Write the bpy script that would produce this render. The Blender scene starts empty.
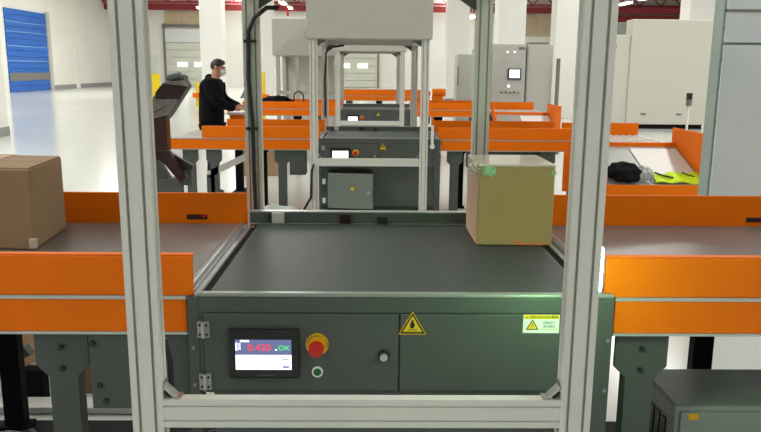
import bpy, bmesh, math, random
from mathutils import Vector, Matrix
random.seed(7)
S = bpy.context.scene
COL = S.collection

# ------------------------------------------------------------------ camera
F = 743.0; TH = math.atan(148/743.0); ROLL = math.radians(0.49); YAW = 0.014
fw = Vector((math.sin(YAW)*math.cos(TH), math.cos(YAW)*math.cos(TH), -math.sin(TH)))
rt = Vector((math.cos(YAW), -math.sin(YAW), 0)); up = rt.cross(fw)
c_, s_ = math.cos(ROLL), math.sin(ROLL)
r2 = rt*c_ + up*s_; u2 = up*c_ - rt*s_
cd = bpy.data.cameras.new('camera'); cam = bpy.data.objects.new('camera', cd); COL.objects.link(cam)
cam.matrix_world = Matrix(((r2.x, u2.x, -fw.x, 0), (r2.y, u2.y, -fw.y, 0), (r2.z, u2.z, -fw.z, 1.55), (0, 0, 0, 1)))
cd.sensor_width = 36; cd.sensor_fit = 'HORIZONTAL'; cd.lens = F*36/761; cd.clip_start = .05; cd.clip_end = 300
S.camera = cam

# ------------------------------------------------------------------ world, exposure
w = bpy.data.worlds.new('world'); S.world = w; w.use_nodes = True
w.node_tree.nodes['Background'].inputs[0].default_value = (0.93, 1.0, 0.97, 1)
w.node_tree.nodes['Background'].inputs[1].default_value = 0.36
S.view_settings.view_transform = 'Standard'; S.view_settings.look = 'None'
S.view_settings.exposure = 0.0; S.view_settings.gamma = 1.0; S.view_settings.use_curve_mapping = False

# ------------------------------------------------------------------ lights: the hall's rows of ceiling luminaires
def area(name, loc, sx, sy, power, col=(1, .985, .95)):
    l = bpy.data.lights.new(name, 'AREA'); l.shape = 'RECTANGLE'; l.size = sx; l.size_y = sy; l.energy = power; l.color = col
    o = bpy.data.objects.new(name, l); COL.objects.link(o); o.location = loc
    return o
for (lx, ly, p) in [(-7, -4, 400), (7, -4, 400), (-14, 8, 650), (-6.2, 8, 520), (6.5, 8, 520), (15, 8, 650), (-14, 24, 620), (-3, 24, 560), (8, 24, 560),
                    (20, 24, 420), (-14, 42, 750), (-6.2, 42, 620), (5, 42, 680), (20, 42, 620), (-10, 55, 500), (6, 55, 500)]:
    area('ceiling_row_light', (lx, ly, 7.1), .6, 13, p*.95 if ly > 20 else p)

# ------------------------------------------------------------------ materials
def mat(name, col, rough=.5, metal=0.0, noise=0.0, nscale=8.0, emit=0.0, bump=0.0, spec=.5, col2=None, stretch=None, coat=0.0, alpha=1.0):
    m = bpy.data.materials.new(name); m.use_nodes = True
    nt = m.node_tree; b = nt.nodes['Principled BSDF']
    b.inputs['Base Color'].default_value = (*col, 1); b.inputs['Roughness'].default_value = rough
    b.inputs['Metallic'].default_value = metal; b.inputs['Specular IOR Level'].default_value = spec
    b.inputs['Coat Weight'].default_value = coat; b.inputs['Alpha'].default_value = alpha
    if emit:
        b.inputs['Emission Color'].default_value = (*col, 1); b.inputs['Emission Strength'].default_value = emit
    if noise or bump or col2:
        tc = nt.nodes.new('ShaderNodeTexCoord'); mp = nt.nodes.new('ShaderNodeMapping')
        nt.links.new(tc.outputs['Object'], mp.inputs[0])
        if stretch: mp.inputs['Scale'].default_value = stretch
        n = nt.nodes.new('ShaderNodeTexNoise'); n.inputs['Scale'].default_value = nscale; n.inputs['Detail'].default_value = 6
        nt.links.new(mp.outputs[0], n.inputs['Vector'])
        if noise or col2:
            r = nt.nodes.new('ShaderNodeValToRGB')
            a = col2 if col2 else tuple(min(1, c*(1-noise)) for c in col)
            z = col if col2 else tuple(min(1, c*(1+noise)) for c in col)
            r.color_ramp.elements[0].position = .3; r.color_ramp.elements[1].position = .7
            r.color_ramp.elements[0].color = (*a, 1); r.color_ramp.elements[1].color = (*z, 1)
            nt.links.new(n.outputs['Fac'], r.inputs[0]); nt.links.new(r.outputs[0], b.inputs['Base Color'])
        if bump:
            bp = nt.nodes.new('ShaderNodeBump'); bp.inputs['Strength'].default_value = bump; bp.inputs['Distance'].default_value = .01
            nt.links.new(n.outputs['Fac'], bp.inputs['Height']); nt.links.new(bp.outputs[0], b.inputs['Normal'])
    return m
def sr(r, g, b):
    f = lambda c: (c/255/12.92) if c <= 10 else ((c/255+.055)/1.055)**2.4
    return (f(r), f(g), f(b))
M = dict(
    orange=mat('orange_paint', (.87, .172, .0), .5, spec=.18, noise=.05, nscale=3),
    gray=mat('dark_grey_paint', sr(80, 87, 82), .5, spec=.35, noise=.05, nscale=5, bump=.03),
    graylow=mat('darker_grey_paint', sr(80, 87, 84), .55, noise=.06, nscale=5),
    alu=mat('anodised_aluminium', sr(214, 214, 205), .45, metal=.15, noise=.03, nscale=4),
    strip=mat('brushed_edge_strip', sr(190, 192, 186), .35, metal=.6),
    belt=mat('black_green_belt', sr(62, 69, 67), .5, spec=.3, noise=.08, nscale=30, bump=.05),
    sbelt=mat('conveyor_belt', sr(112, 108, 106), .3, noise=.08, nscale=20, bump=.04),
    roller=mat('steel_roller', sr(140, 145, 145), .35, metal=.5),
    black=mat('black_plastic', (.012, .012, .013), .4),
    blackm=mat('black_matte', (.01, .01, .01), .9, spec=.2, noise=.2),
    litgray=mat('lit_grey_paint', sr(122, 132, 124), .5, noise=.05),  # lighter copy of the machine grey, with front light put into the colour
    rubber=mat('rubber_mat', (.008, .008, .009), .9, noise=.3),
    chrome=mat('plated_hardware', sr(190, 190, 186), .3, metal=.85),
    cardb=mat('cardboard', sr(160, 131, 100), .85, noise=.07, nscale=4, bump=.1),
    cardg=mat('olive_cardboard', sr(176, 148, 98), .8, noise=.05, nscale=4, bump=.1),
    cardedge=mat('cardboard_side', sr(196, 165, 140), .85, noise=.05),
    tape=mat('clear_tape', sr(205, 196, 176), .25, noise=.08, nscale=14, coat=.5),
    gtape=mat('green_tape', sr(150, 190, 150), .4, noise=.3, nscale=40, bump=.4),
    rtape=mat('red_tape', sr(225, 120, 70), .5),
    yellow=mat('yellow_paint', sr(235, 205, 20), .5),
    amber=mat('amber_label', sr(240, 180, 10), .5),
    red=mat('red_plastic', sr(200, 25, 15), .4),
    green=mat('green_plastic', sr(15, 95, 55), .4),
    white=mat('white_plastic', sr(235, 235, 230), .5),
    wall=mat('white_wall', sr(238, 237, 228), .8, noise=.02, nscale=.6),
    wallp=mat('white_panel', sr(208, 206, 194), .6, noise=.015, nscale=.5),
    column=mat('white_column_paint', sr(236, 235, 230), .7, noise=.02, nscale=1),
    colgray=mat('grey_base_paint', sr(150, 152, 150), .7),
    ceil=mat('ceiling_deck', sr(205, 200, 195), .85, noise=.05, nscale=1),
    steelred=mat('red_steel', sr(150, 50, 52), .7, noise=.1),
    pipe=mat('red_fire_pipe', sr(190, 50, 70), .5),
    blue=mat('blue_door', sr(30, 100, 190), .5, noise=.06, nscale=.8),
    bluel=mat('pale_blue_line', sr(120, 170, 225), .5),
    shutter=mat('pale_shutter', sr(212, 216, 200), .6, noise=.03, nscale=1),
    shutterw=mat('shutter_head', sr(222, 226, 224), .6),
    beige=mat('beige_panel', sr(200, 182, 150), .7, noise=.06, nscale=2),
    seam=mat('seam_grey', sr(120, 120, 112), .7),
    cab=mat('light_grey_cabinet', sr(186, 187, 180), .5, noise=.02, nscale=3),
    cabb=mat('blue_grey_cabinet', sr(205, 215, 216), .42, noise=.02, nscale=3),
    cabs=mat('green_grey_edge', sr(150, 166, 160), .5, noise=.02),
    rim=mat('fascia_rim', sr(150, 156, 148), .35, metal=.4),
    house=mat('housing_grey', sr(186, 185, 177), .6, noise=.02, nscale=3),
    motor=mat('cabinet_green_grey', sr(142, 152, 142), .45, noise=.05),
    screen=mat('screen_white', (.92, .95, 1), .3, emit=1.1),
    screenb=mat('screen_blue', sr(92, 102, 142), .3, emit=.9),
    tred=mat('screen_red', (.95, .03, .05), .3, emit=1.0),
    tgreen=mat('screen_green', (.08, .75, .15), .3, emit=1.0),
    tgray=mat('screen_grey', (.25, .25, .45), .3, emit=.6),
    lamp=mat('luminaire', (1, .98, .94), .3, emit=9),
    winl=mat('lit_window', (1, 1, .97), .3, emit=2.2),
    led=mat('green_white_led', (.5, 1, .5), .3, emit=95),
    led2=mat('amber_led', (1, .75, .3), .3, emit=3),
    cloth=mat('black_cloth', (.006, .006, .008), .95, spec=.15, noise=.25, nscale=12, bump=.3),
    skin=mat('skin', sr(200, 150, 125), .5),
    hair=mat('black_hair', (.012, .009, .008), .5, noise=.3, nscale=60, bump=.4),
    maskm=mat('white_mask', sr(225, 232, 235), .7),
    vest=mat('hi_vis_fabric', sr(205, 240, 20), .7, noise=.08, bump=.2),
    chute=mat('grey_chute_sheet', sr(165, 168, 166), .35, metal=.2, noise=.05),
    board=mat('white_board', sr(228, 226, 222), .5),
    tray=mat('brown_tray', sr(150, 112, 92), .6),
    mesh=mat('wire_mesh', sr(235, 232, 225), .4, metal=.1),
    speck=mat('speckled_grey', sr(85, 82, 80), .5, col2=sr(125, 120, 116), nscale=60, bump=.2),
    maroon=mat('maroon_panel', sr(42, 18, 20), .3, noise=.25, nscale=5, coat=.15),
    sheet=mat('grey_plastic_sheet', sr(170, 180, 176), .4, noise=.08, nscale=4),
)
# belt of speckled white seen on the middle row
M['palebelt'] = mat('speckled_pale_belt', sr(208, 205, 198), .5, col2=sr(140, 138, 132), nscale=45)
# glossy epoxy floor
fm = mat('white_epoxy_floor', sr(214, 218, 212), .16, noise=.03, nscale=.35, spec=.6)
M['floor'] = fm

# ------------------------------------------------------------------ helpers
ORG = {}
def org(p):
    while p is not None and p.parent is not None: p = p.parent
    return ORG.get(p.name, Vector((0, 0, 0))) if p is not None else Vector((0, 0, 0))
def thing(name, loc, label, cat, group=None):
    o = bpy.data.objects.new(name, None); COL.objects.link(o); o.location = loc; o.empty_display_size = .1
    ORG[o.name] = Vector(loc); o['label'] = label; o['category'] = cat
    if group: o['group'] = group
    return o
def tag(o, label, cat, group=None):
    o['label'] = label; o['category'] = cat
    if group: o['group'] = group
    return o
class MB:
    def __init__(s): s.v = []; s.f = []
    def add(s, vs, fs):
        n = len(s.v); s.v += [Vector(v) for v in vs]; s.f += [tuple(i+n for i in f) for f in fs]; return s
    def box(s, x0, x1, y0, y1, z0, z1):
        vs = [(x, y, z) for z in (z0, z1) for y in (y0, y1) for x in (x0, x1)]
        return s.add(vs, [(0, 2, 3, 1), (4, 5, 7, 6), (0, 1, 5, 4), (2, 6, 7, 3), (0, 4, 6, 2), (1, 3, 7, 5)])
    def prism(s, pts, ax, a, b):                      # pts in the plane across axis ax, swept from a to b
        def mp(u, v, t): return {'x': (t, u, v), 'y': (u, t, v), 'z': (u, v, t)}[ax]
        n = len(pts); vs = [mp(u, v, a) for u, v in pts] + [mp(u, v, b) for u, v in pts]
        fs = [tuple(range(n-1, -1, -1)), tuple(range(n, 2*n))] + [(i, (i+1) % n, n+(i+1) % n, n+i) for i in range(n)]
        return s.add(vs, fs)
    def cyl(s, p0, p1, r, n=16, r1=None):
        p0 = Vector(p0); p1 = Vector(p1); d = (p1-p0).normalized(); r1 = r if r1 is None else r1
        a = d.orthogonal().normalized(); b = d.cross(a)
        vs = [p+(a*math.cos(t)+b*math.sin(t))*q for p, q in ((p0, r), (p1, r1)) for t in [2*math.pi*i/n for i in range(n)]]
        fs = [tuple(range(n-1, -1, -1)), tuple(range(n, 2*n))] + [(i, (i+1) % n, n+(i+1) % n, n+i) for i in range(n)]
        return s.add(vs, fs)
    def tube(s, pts, r, n=8):
        pts = [Vector(p) for p in pts]; k = len(pts); vs = []; a = None
        for i, p in enumerate(pts):
            d = (pts[min(i+1, k-1)]-pts[max(i-1, 0)]).normalized()
            a = d.orthogonal().normalized() if a is None else (a-d*a.dot(d)).normalized()
            b = d.cross(a); vs += [p+(a*math.cos(2*math.pi*j/n)+b*math.sin(2*math.pi*j/n))*r for j in range(n)]
        fs = [(i*n+j, i*n+(j+1) % n, (i+1)*n+(j+1) % n, (i+1)*n+j) for i in range(k-1) for j in range(n)]
        fs += [tuple(range(n-1, -1, -1)), tuple(range((k-1)*n, k*n))]
        return s.add(vs, fs)
    def ring(s, c, r0, r1, y0, y1, n=28):             # washer facing -y
        vs = []
        for y in (y0, y1):
            for r in (r0, r1):
                vs += [(c[0]+r*math.cos(2*math.pi*i/n), y, c[1]+r*math.sin(2*math.pi*i/n)) for i in range(n)]
        fs = []
        for i in range(n):
            j = (i+1) % n
            fs += [(i, j, n+j, n+i), (2*n+i, 3*n+i, 3*n+j, 2*n+j), (i, 2*n+i, 2*n+j, j), (n+i, n+j, 3*n+j, 3*n+i)]
        return s.add(vs, fs)
    def rot(s, ang, axis, piv):
        R = Matrix.Rotation(ang, 3, axis); p = Vector(piv); s.v = [R@(v-p)+p for v in s.v]; return s
    def build(s, name, m, parent=None, bevel=0, smooth=False, seg=2, kind=None):
        me = bpy.data.meshes.new(name); o = bpy.data.objects.new(name, me); COL.objects.link(o)
        off = org(parent)
        me.from_pydata([v-off for v in s.v], [], s.f)
        bm = bmesh.new(); bm.from_mesh(me); bmesh.ops.recalc_face_normals(bm, faces=bm.faces); bm.to_mesh(me); bm.free()
        me.materials.append(M[m] if isinstance(m, str) else m)
        if parent is not None: o.parent = parent
        if smooth:
            for p in me.polygons: p.use_smooth = True
            md = o.modifiers.new('edge', 'EDGE_SPLIT'); md.split_angle = math.radians(40)
        if bevel:
            b = o.modifiers.new('bevel', 'BEVEL'); b.width = bevel; b.segments = seg; b.limit_method = 'ANGLE'
        if kind: o['kind'] = kind
        return o
def B(name, m, parent, *a, bevel=0, **k): return MB().box(*a).build(name, m, parent, bevel=bevel, **k)
def struct(name, m, *a): return MB().box(*a).build(name, m, None, kind='structure')
def text(name, s, size, loc, m, parent, ext=.0004, sx=1.0):
    cu = bpy.data.curves.new(name, 'FONT'); cu.body = s; cu.size = size; cu.extrude = ext; cu.align_x = 'CENTER'; cu.align_y = 'CENTER'
    t = bpy.data.objects.new(name+'_tmp', cu); COL.objects.link(t)
    dg = bpy.context.evaluated_depsgraph_get(); me = bpy.data.meshes.new_from_object(t.evaluated_get(dg))
    bpy.data.objects.remove(t); off = org(parent)
    for v in me.vertices:
        x, y, z = v.co; v.co = Vector((loc[0]+x*sx, loc[1]-z, loc[2]+y))-off
    me.materials.clear(); me.materials.append(M[m]); me.name = name
    o = bpy.data.objects.new(name, me); COL.objects.link(o); o.parent = parent
    return o
def slot_outline(w, h, sw, sh, d=.013, g=.0036):
    """outline of a slotted profile w x h: slots at offsets sw on the two h-facing sides and sh on the two w-facing sides"""
    p = []; a, b = w/2, h/2
    p.append((-a, -b))
    for o in sorted(sw): p += [(o-g, -b), (o-g, -b+.004), (o-g*1.6, -b+.004), (o-g, -b+d), (o+g, -b+d), (o+g*1.6, -b+.004), (o+g, -b+.004), (o+g, -b)]
    p.append((a, -b))
    for o in sorted(sh): p += [(a, o-g), (a-d, o-g), (a-d, o+g), (a, o+g)]
    p.append((a, b))
    for o in sorted(sw, reverse=True): p += [(o+g, b), (o+g, b-d), (o-g, b-d), (o-g, b)]
    p.append((-a, b))
    for o in sorted(sh, reverse=True): p += [(-a, o+g), (-a+d, o+g), (-a+d, o-g), (-a, o-g)]
    return p
def profile(mb, ax, c, w, h, a, b, sw=(), sh=()):
    return mb.prism([(u+c[0], v+c[1]) for u, v in slot_outline(w, h, sw, sh)], ax, a, b)

# ------------------------------------------------------------------ the hall
struct('floor', 'floor', -20.5, 32, -6, 60, -.1, 0)
struct('ceiling', 'ceil', -20.5, 32, -6, 60, 7.6, 7.75)
struct('wall_left', 'wall', -20.8, -20.5, -6, 60.3, 0, 7.75)
struct('wall_back', 'wall', -20.5, 32, 60, 60.3, 0, 7.75)
struct('wall_right', 'wall', 32, 32.3, -6, 60.3, 0, 7.75)
struct('baseboard_left', 'colgray', -20.5, -20.44, 48.8, 60, 0, .28)
# blue rolling door in the left wall
d = MB()
for k in range(14): d.box(-20.5, -20.42, 43.0, 48.3, .02+k*.335, .34+k*.335)
dd = d.build('door_1', 'blue', None, bevel=.02, kind='structure')
for z in (1.75, 2.6, 3.4, 3.95): B('seam_line', 'bluel', dd, -20.42, -20.41, 43.0, 48.3, z, z+.05)
B('bottom_band', 'seam', dd, -20.42, -20.39, 43.0, 48.3, .65, 1.1, )
B('door_frame', 'cab', dd, -20.5, -20.35, 48.3, 48.75, 0, 4.8)
# pilaster strip on the left wall
struct('trim_1', 'wall', -20.5, -20.38, 52.6, 53.2, 0, 7.6)
# dock doors in the back wall
def dock(n, x0, x1, top):
    m = MB(); k = int((top-.05)/.56)
    for i in range(k): m.box(x0, x1, 59.86, 59.99, .03+i*.56, .03+i*.56+.53)
    o = m.build('door_%d' % n, 'shutter', None, kind='structure')
    B('door_head', 'shutterw', o, x0, x1, 59.8, 59.99, k*.56+.03, k*.56+1.05)
    for t in (.34, .7): 
        B('door_window', 'winl', o, x0+(x1-x0)*t-.38, x0+(x1-x0)*t+.38, 59.82, 59.88, 1.55, 1.85)
    B('door_jamb', 'seam', o, x0-.16, x0, 59.8, 59.99, 0, top+1.3)
    B('door_jamb', 'seam', o, x1, x1+.12, 59.8, 59.99, 0, top+1.3)
    return o
dock(2, -16.1, -12.4, 3.5); dock(3, -3.4, .5, 3.0)
struct('trim_2', 'steelred', -20.5, 32, 59.2, 59.6, 5.8, 6.25)
m = MB()
for i in range(3): m.box(-16.1+i*1.4, -16.1+i*1.4+1.33, 59.9, 59.99, 4.75, 5.75)
m.build('trim_3', 'beige', None, kind='structure')
struct('trim_4', 'seam', -16.3, -12.2, 59.75, 59.99, 4.55, 4.73)
m = MB()
for i in range(2): m.box(11.4+i*1.6, 11.4+i*1.6+1.5, 59.9, 59.99, 4.1, 5.75)
m.build('trim_5', 'beige', None, kind='structure')
# red roof trusses
def truss(y, z0, label, x0=-20.4, x1=31.9):
    o = thing('roof_truss', ((x0+x1)/2, y, z0), label, 'truss', 'red steel roof trusses')
    B('bottom_chord', 'steelred', o, x0, x1, y-.08, y+.08, z0, z0+.16)
    B('top_chord', 'steelred', o, x0, x1, y-.08, y+.08, z0+.9, z0+1.05)
    n = int((x1-x0)/1.6); wmb = MB()
    for i in range(n):
        xa = x0+(x1-x0)*i/n; xb = x0+(x1-x0)*(i+.5)/n; xc = x0+(x1-x0)*(i+1)/n
        wmb.cyl((xa, y, z0+.1), (xb, y, z0+.95), .05, 6).cyl((xb, y, z0+.95), (xc, y, z0+.1), .05, 6)
    wmb.build('web_bars', 'steelred', o)
    for x in (x0+1, (x0+x1)/2, x1-1): B('hanger', 'steelred', o, x-.04, x+.04, y-.04, y+.04, z0+1.05, 7.6)
truss(58.6, 6.25, 'red steel roof truss farthest away, just in front of the back wall')
truss(53, 6.3, 'red steel roof truss second from the back wall')
# red crossbeams seen over the white enclosure at right
for z, y in ((5.2, 59.3),):
    struct('trim_6', 'steelred', 16, 31.9, y, y+.35, z, z+.5)
struct('trim_7', 'steelred', 16, 31.9, 57.5, 57.9, 5.75, 6.15)
# ceiling luminaires
def luminaire(x, y, z, label, sx=.25, sy=1.6, group=None):
    o = thing('ceiling_light', (x, y, z), label, 'ceiling light', group)
    B('diffuser', 'lamp', o, x-sx/2, x+sx/2, y-sy/2, y+sy/2, z, z+.06)
    B('fixture_body', 'white', o, x-sx/2-.04, x+sx/2+.04, y-sy/2-.04, y+sy/2+.04, z+.06, z+.14)
    B('suspension_rod', 'chrome', o, x-.015, x+.015, y-.015, y+.015, z+.14, 7.6)
NTH = ('nearest', 'second nearest', 'middle', 'second farthest', 'farthest')
for y, q in zip((40, 44, 48, 52, 56), NTH): luminaire(-6.2, y+2, 5.9, q+' of the five lit ceiling lights left of the middle scanner housing', .35, 1.8, 'ceiling lights left of centre')
for y, q in zip((34, 38, 42, 46, 50), NTH): luminaire(16.5, y, 5.75, q+' of the five lit ceiling lights above the white enclosure at right', .35, 2.0, 'ceiling lights at right')
for y, q in ((38, 'nearer'), (41.5, 'farther')): luminaire(5.45, y, 4.25, q+' of two lit ceiling lights beside the right rear gantry post', .3, 1.4, 'ceiling lights by the right gantry post')
luminaire(-16.5, 47, 5.7, 'lit ceiling light near the left wall, beyond the blue door', .7, 1.6)
luminaire(-11, 50, 5.2, 'lit ceiling light right of the thick white column', .4, 1.2)

def column(x0, x1, y0, y1, label, base=None):
    o = thing('building_column', ((x0+x1)/2, (y0+y1)/2, 0), label, 'column')
    B('shaft', 'column', o, x0, x1, y0, y1, 0, 7.6, bevel=.02)
    if base: B('base_band', 'colgray', o, x0-.012, x1+.012, y0-.012, y1+.012, 0, base)
column(-8.9, -8.1, 16, 16.8, 'white column with a grey base band at the left edge', .2)
column(-5.6, -4.88, 25, 25.7, 'thick white column behind the person in black')
column(-5.15, -4.62, 36, 36.6, 'white column beside the red vertical pipe')
column(3.48, 4.5, 35, 36, 'white column left of the right rear gantry post', .18)
column(5.8, 6.5, 24, 24.7, 'white column between the grey control cabinets and the right front post')
column(12.5, 13.6, 30, 31, 'white column rising behind the right end of the white enclosure')
column(3.9, 4.75, 23.5, 24.3, 'white column behind the right rear gantry post, left of the screen cabinet')
column(6.6, 7.4, 26.5, 27.2, 'white column above the left part of the white enclosure')

# fire pipe
o = thing('fire_pipe', (-7.85, 56, 0), 'red vertical fire pipe right of the left rear gantry post', 'pipe')
MB().cyl((-7.85, 56, 0), (-7.85, 56, 6.6), .11, 12).build('riser', 'pipe', o, smooth=True)
MB().tube([(-7.85, 56, 6.5), (-6.6, 56, 6.3), (-6.1, 56, 5.7), (-6.1, 56, 5.2)], .09).build('branch', 'pipe', o, smooth=True)
# white enclosure at right
o = thing('white_enclosure', (7.9, 20.25, 0), 'large white panelled enclosure at right behind the orange chute', 'enclosure')
B('body', 'wallp', o, 6.85, 9.05, 20, 20.5, .12, 2.86, bevel=.02)
B('wing', 'wallp', o, 5.75, 6.85, 20.05, 20.5, .12, 2.46, bevel=.02)
B('plinth', 'blackm', o, 5.85, 8.95, 20.1, 20.45, 0, .12)
for x in (7.25, 8.2): B('latch', 'seam', o, x, x+.12, 19.97, 20, .38, .42)
for k in range(4): B('marking', 'seam', o, 6.16+k*.085, 6.225+k*.085, 20.04, 20.05, 2.10, 2.20)
o = thing('wall_unit', (8.45, 26.3, 0), 'small dark grey unit showing above the left part of the white enclosure', 'unit')
B('case', 'seam', o, 8.15, 8.8, 26, 26.6, 2.55, 3.15, bevel=.02); B('stand', 'wallp', o, 8.2, 8.75, 26.05, 26.5, 0, 2.55)

# ------------------------------------------------------------------ control cabinets
o = thing('control_cabinet', (2.54, 14.3, 0), 'light grey control cabinet with a small screen and a row of knobs', 'cabinet')
B('body', 'cab', o, 2.2, 2.86, 14, 14.6, 0, 2.0, bevel=.01)
B('door', 'cab', o, 2.23, 2.84, 13.98, 14, .1, 1.97, bevel=.004)
sc = B('screen_bezel', 'black', o, 2.53, 2.77, 13.95, 13.98, 1.36, 1.56); B('display', 'screen', sc, 2.555, 2.745, 13.944, 13.95, 1.39, 1.54)
for x, mm in ((2.51, 'led2'), (2.64, 'winl')): MB().cyl((x, 13.96, 1.86), (x, 13.98, 1.86), .012, 10).build('indicator_lamp', mm, o)
for i, x in enumerate((2.42, 2.5, 2.58, 2.66, 2.74)): MB().cyl((x, 13.94, 1.12+.01*(i % 2)), (x, 13.98, 1.12+.01*(i % 2)), .014, 10).build('knob', 'red' if i == 4 else 'black', o)
MB().cyl((2.55, 13.95, 1.24), (2.55, 13.98, 1.24), .02, 10).build('lit_button', 'winl', o)
B('name_plate', 'seam', o, 2.72, 2.83, 13.975, 13.98, 1.9, 1.95)
o = thing('electrical_cabinet', (3.12, 14.3, 0), 'plain light grey electrical cabinet right of the screen cabinet', 'cabinet')
B('body', 'cab', o, 2.88, 3.36, 14, 14.6, 0, 2.0, bevel=.01); B('door', 'cab', o, 2.9, 3.34, 13.98, 14, .1, 1.97, bevel=.004)
B('top_plate', 'seam', o, 2.95, 3.3, 14.1, 14.5, 2.0, 2.04)
o = thing('low_cabinet', (2.08, 14.4, 0), 'lower light grey cabinet joined left of the screen cabinet', 'cabinet')
B('body', 'cab', o, 1.95, 2.19, 14.15, 14.7, 0, 1.92, bevel=.01)
B('vent', 'seam', o, 2.0, 2.16, 14.14, 14.15, 1.83, 1.87); B('vent', 'seam', o, 2.0, 2.16, 14.14, 14.15, 1.5, 1.53)
o = thing('wall_cabinet', (1.97, 16.2, 0), 'light grey cabinet left of the right rear gantry post', 'cabinet')
B('body', 'cab', o, 1.82, 2.25, 16, 16.5, 0, 1.85, bevel=.01); B('hinge', 'seam', o, 1.83, 1.85, 15.985, 16, 1.2, 1.6)
o = thing('equipment_post', (3.44, 13.9, 0), 'slim grey signal post right of the plain electrical cabinet', 'post')
B('tube', 'seam', o, 3.41, 3.47, 13.87, 13.93, 0, 1.75); B('foot', 'seam', o, 3.36, 3.52, 13.82, 13.98, 0, .03)

# big blue-grey cabinet at the right edge
o = thing('tall_cabinet', (2.65, 4.6, 0), 'tall blue-grey metal cabinet at the right edge behind the front conveyor', 'cabinet')
B('body', 'cabs', o, 2.075, 3.3, 4.5, 4.63, 0, 2.35, bevel=.006)
B('upper_door', 'cabb', o, 2.088, 3.28, 4.48, 4.5, 1.715, 2.33, bevel=.003)
B('lower_door', 'cabb', o, 2.088, 3.28, 4.48, 4.5, .06, 1.70, bevel=.003)
for z in (.5, .75, 1.0, 1.25, 1.45, 1.62, 1.8, 1.9): MB().cyl((2.0815, 4.49, z), (2.0815, 4.5, z), .0045, 8).build('rivet', 'seam', o)
B('top_rail', 'seam', o, 2.088, 3.28, 4.475, 4.5, 1.89, 1.905)

# ------------------------------------------------------------------ belt conveyors
def lower(o, dz, below=3.0):
    """a row that stands lower on shorter legs"""
    for c in o.children_recursive:
        for v in c.data.vertices:
            if .2 < v.co.z < below: v.co.z += dz
def leg_mb(x, y, top, w=.155, s=.084, t=.012, depth=.05):
    """flared plate leg with a box-section stem behind it"""
    m = MB(); z1 = top-.13; z2 = top-.146
    pts = [(x-w/2, top), (x-w/2, z1+.02), (x-s/2, z2), (x-s/2, .02), (x+s/2, .02), (x+s/2, z2), (x+w/2, z1+.02), (x+w/2, top)]
    m.prism(pts, 'y', y, y+t)
    m.box(x-s/2, x+s/2, y+t, y+depth, .02, z2)
    m.box(x-s/2-.02, x+s/2+.02, y-.02, y+depth+.02, 0, .02)
    return m
def conveyor(name_label, yf, x0, x1, side, lower_ext, front, back, beltm='sbelt', back_x0=None, back_lo=False, group=None, detail=True, width=1.05):
    """x0..x1 = extent; side = -1 machine end at x1, +1 machine end at x0"""
    o = thing('belt_conveyor', ((x0+x1)/2, yf+.5, 0), name_label, 'conveyor', group)
    lx0, lx1 = (x0, x1) if side > 0 else (x0-lower_ext, x1)
    if side > 0: lx0 = x0+.0
    yb = yf+width; nx1 = x1+.02 if side < 0 else x1; nx0 = x0-.031 if side > 0 else x0
    B('near_guard', 'orange', o, nx0, nx1, yf, yf+.012, .922, 1.034, bevel=.002)
    B('guard_lip', 'orange', o, nx0, nx1, yf+.006, yf+.034, 1.034, 1.038, bevel=.0015)
    B('side_panel', 'orange', o, lx0, lx1, yf-.002, yf+.01, .816, .912, bevel=.002)
    B('edge_strip', 'strip', o, lx0, lx1, yf-.006, yf+.02, .912, .922)
    B('bottom_strip', 'strip', o, lx0, lx1, yf-.004, yf+.02, .808, .816)
    bx = x0 if back_x0 is None else back_x0
    B('far_guard', 'orange', o, bx, x1, yb, yb+.012, .9, 1.036, bevel=.002)
    B('far_side_panel', 'orange', o, lx0, lx1, yb+.002, yb+.014, .81, .895, bevel=.002)
    B('belt', beltm, o, lx0+.03, lx1-.03, yf+.022, yb-.002, .875, .91, bevel=.012)
    B('slider_bed', 'graylow', o, lx0+.06, lx1-.06, yf+.02, yb-.002, .815, .874)
    rx = lx1-.026 if side < 0 else lx0+.026
    MB().cyl((rx, yf+.022, .884), (rx, yb-.002, .884), .028, 20).build('end_roller', 'roller', o, smooth=True)
    for x in front: leg_mb(x, yf+.03, .812).build('leg', 'gray', o, bevel=.002)
    for x in back: leg_mb(x, yb-.06, .812).build('leg', 'blackm', o)  # far legs coloured black for the shadow they stand in
    return o
R2, R3, R4 = 5.27, 10.3, 15.3
c1 = conveyor('front left orange belt conveyor carrying the brown carton', 2.0, -3.6, -.513, -1, 0, (-.885, -2.6), (-1.53, -2.9))
c2 = conveyor('front right orange belt conveyor beside the glowing green light', 2.0, .691, 3.9, 1, 0, (.79, 2.4), (1.43, 3.0))
# (the rows behind stand a little lower, see lower())
# small dark red marks on the far guards
for c, x in ((c1, -.72), (c2, 1.63)):
    g = B('red_sticker', 'maroon', c, x-.045, x+.04, 3.047, 3.05, .925, .945); MB().cyl((x+.028, 3.044, .94), (x+.028, 3.047, .94), .008, 10).build('red_dot', 'red', g)
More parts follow.
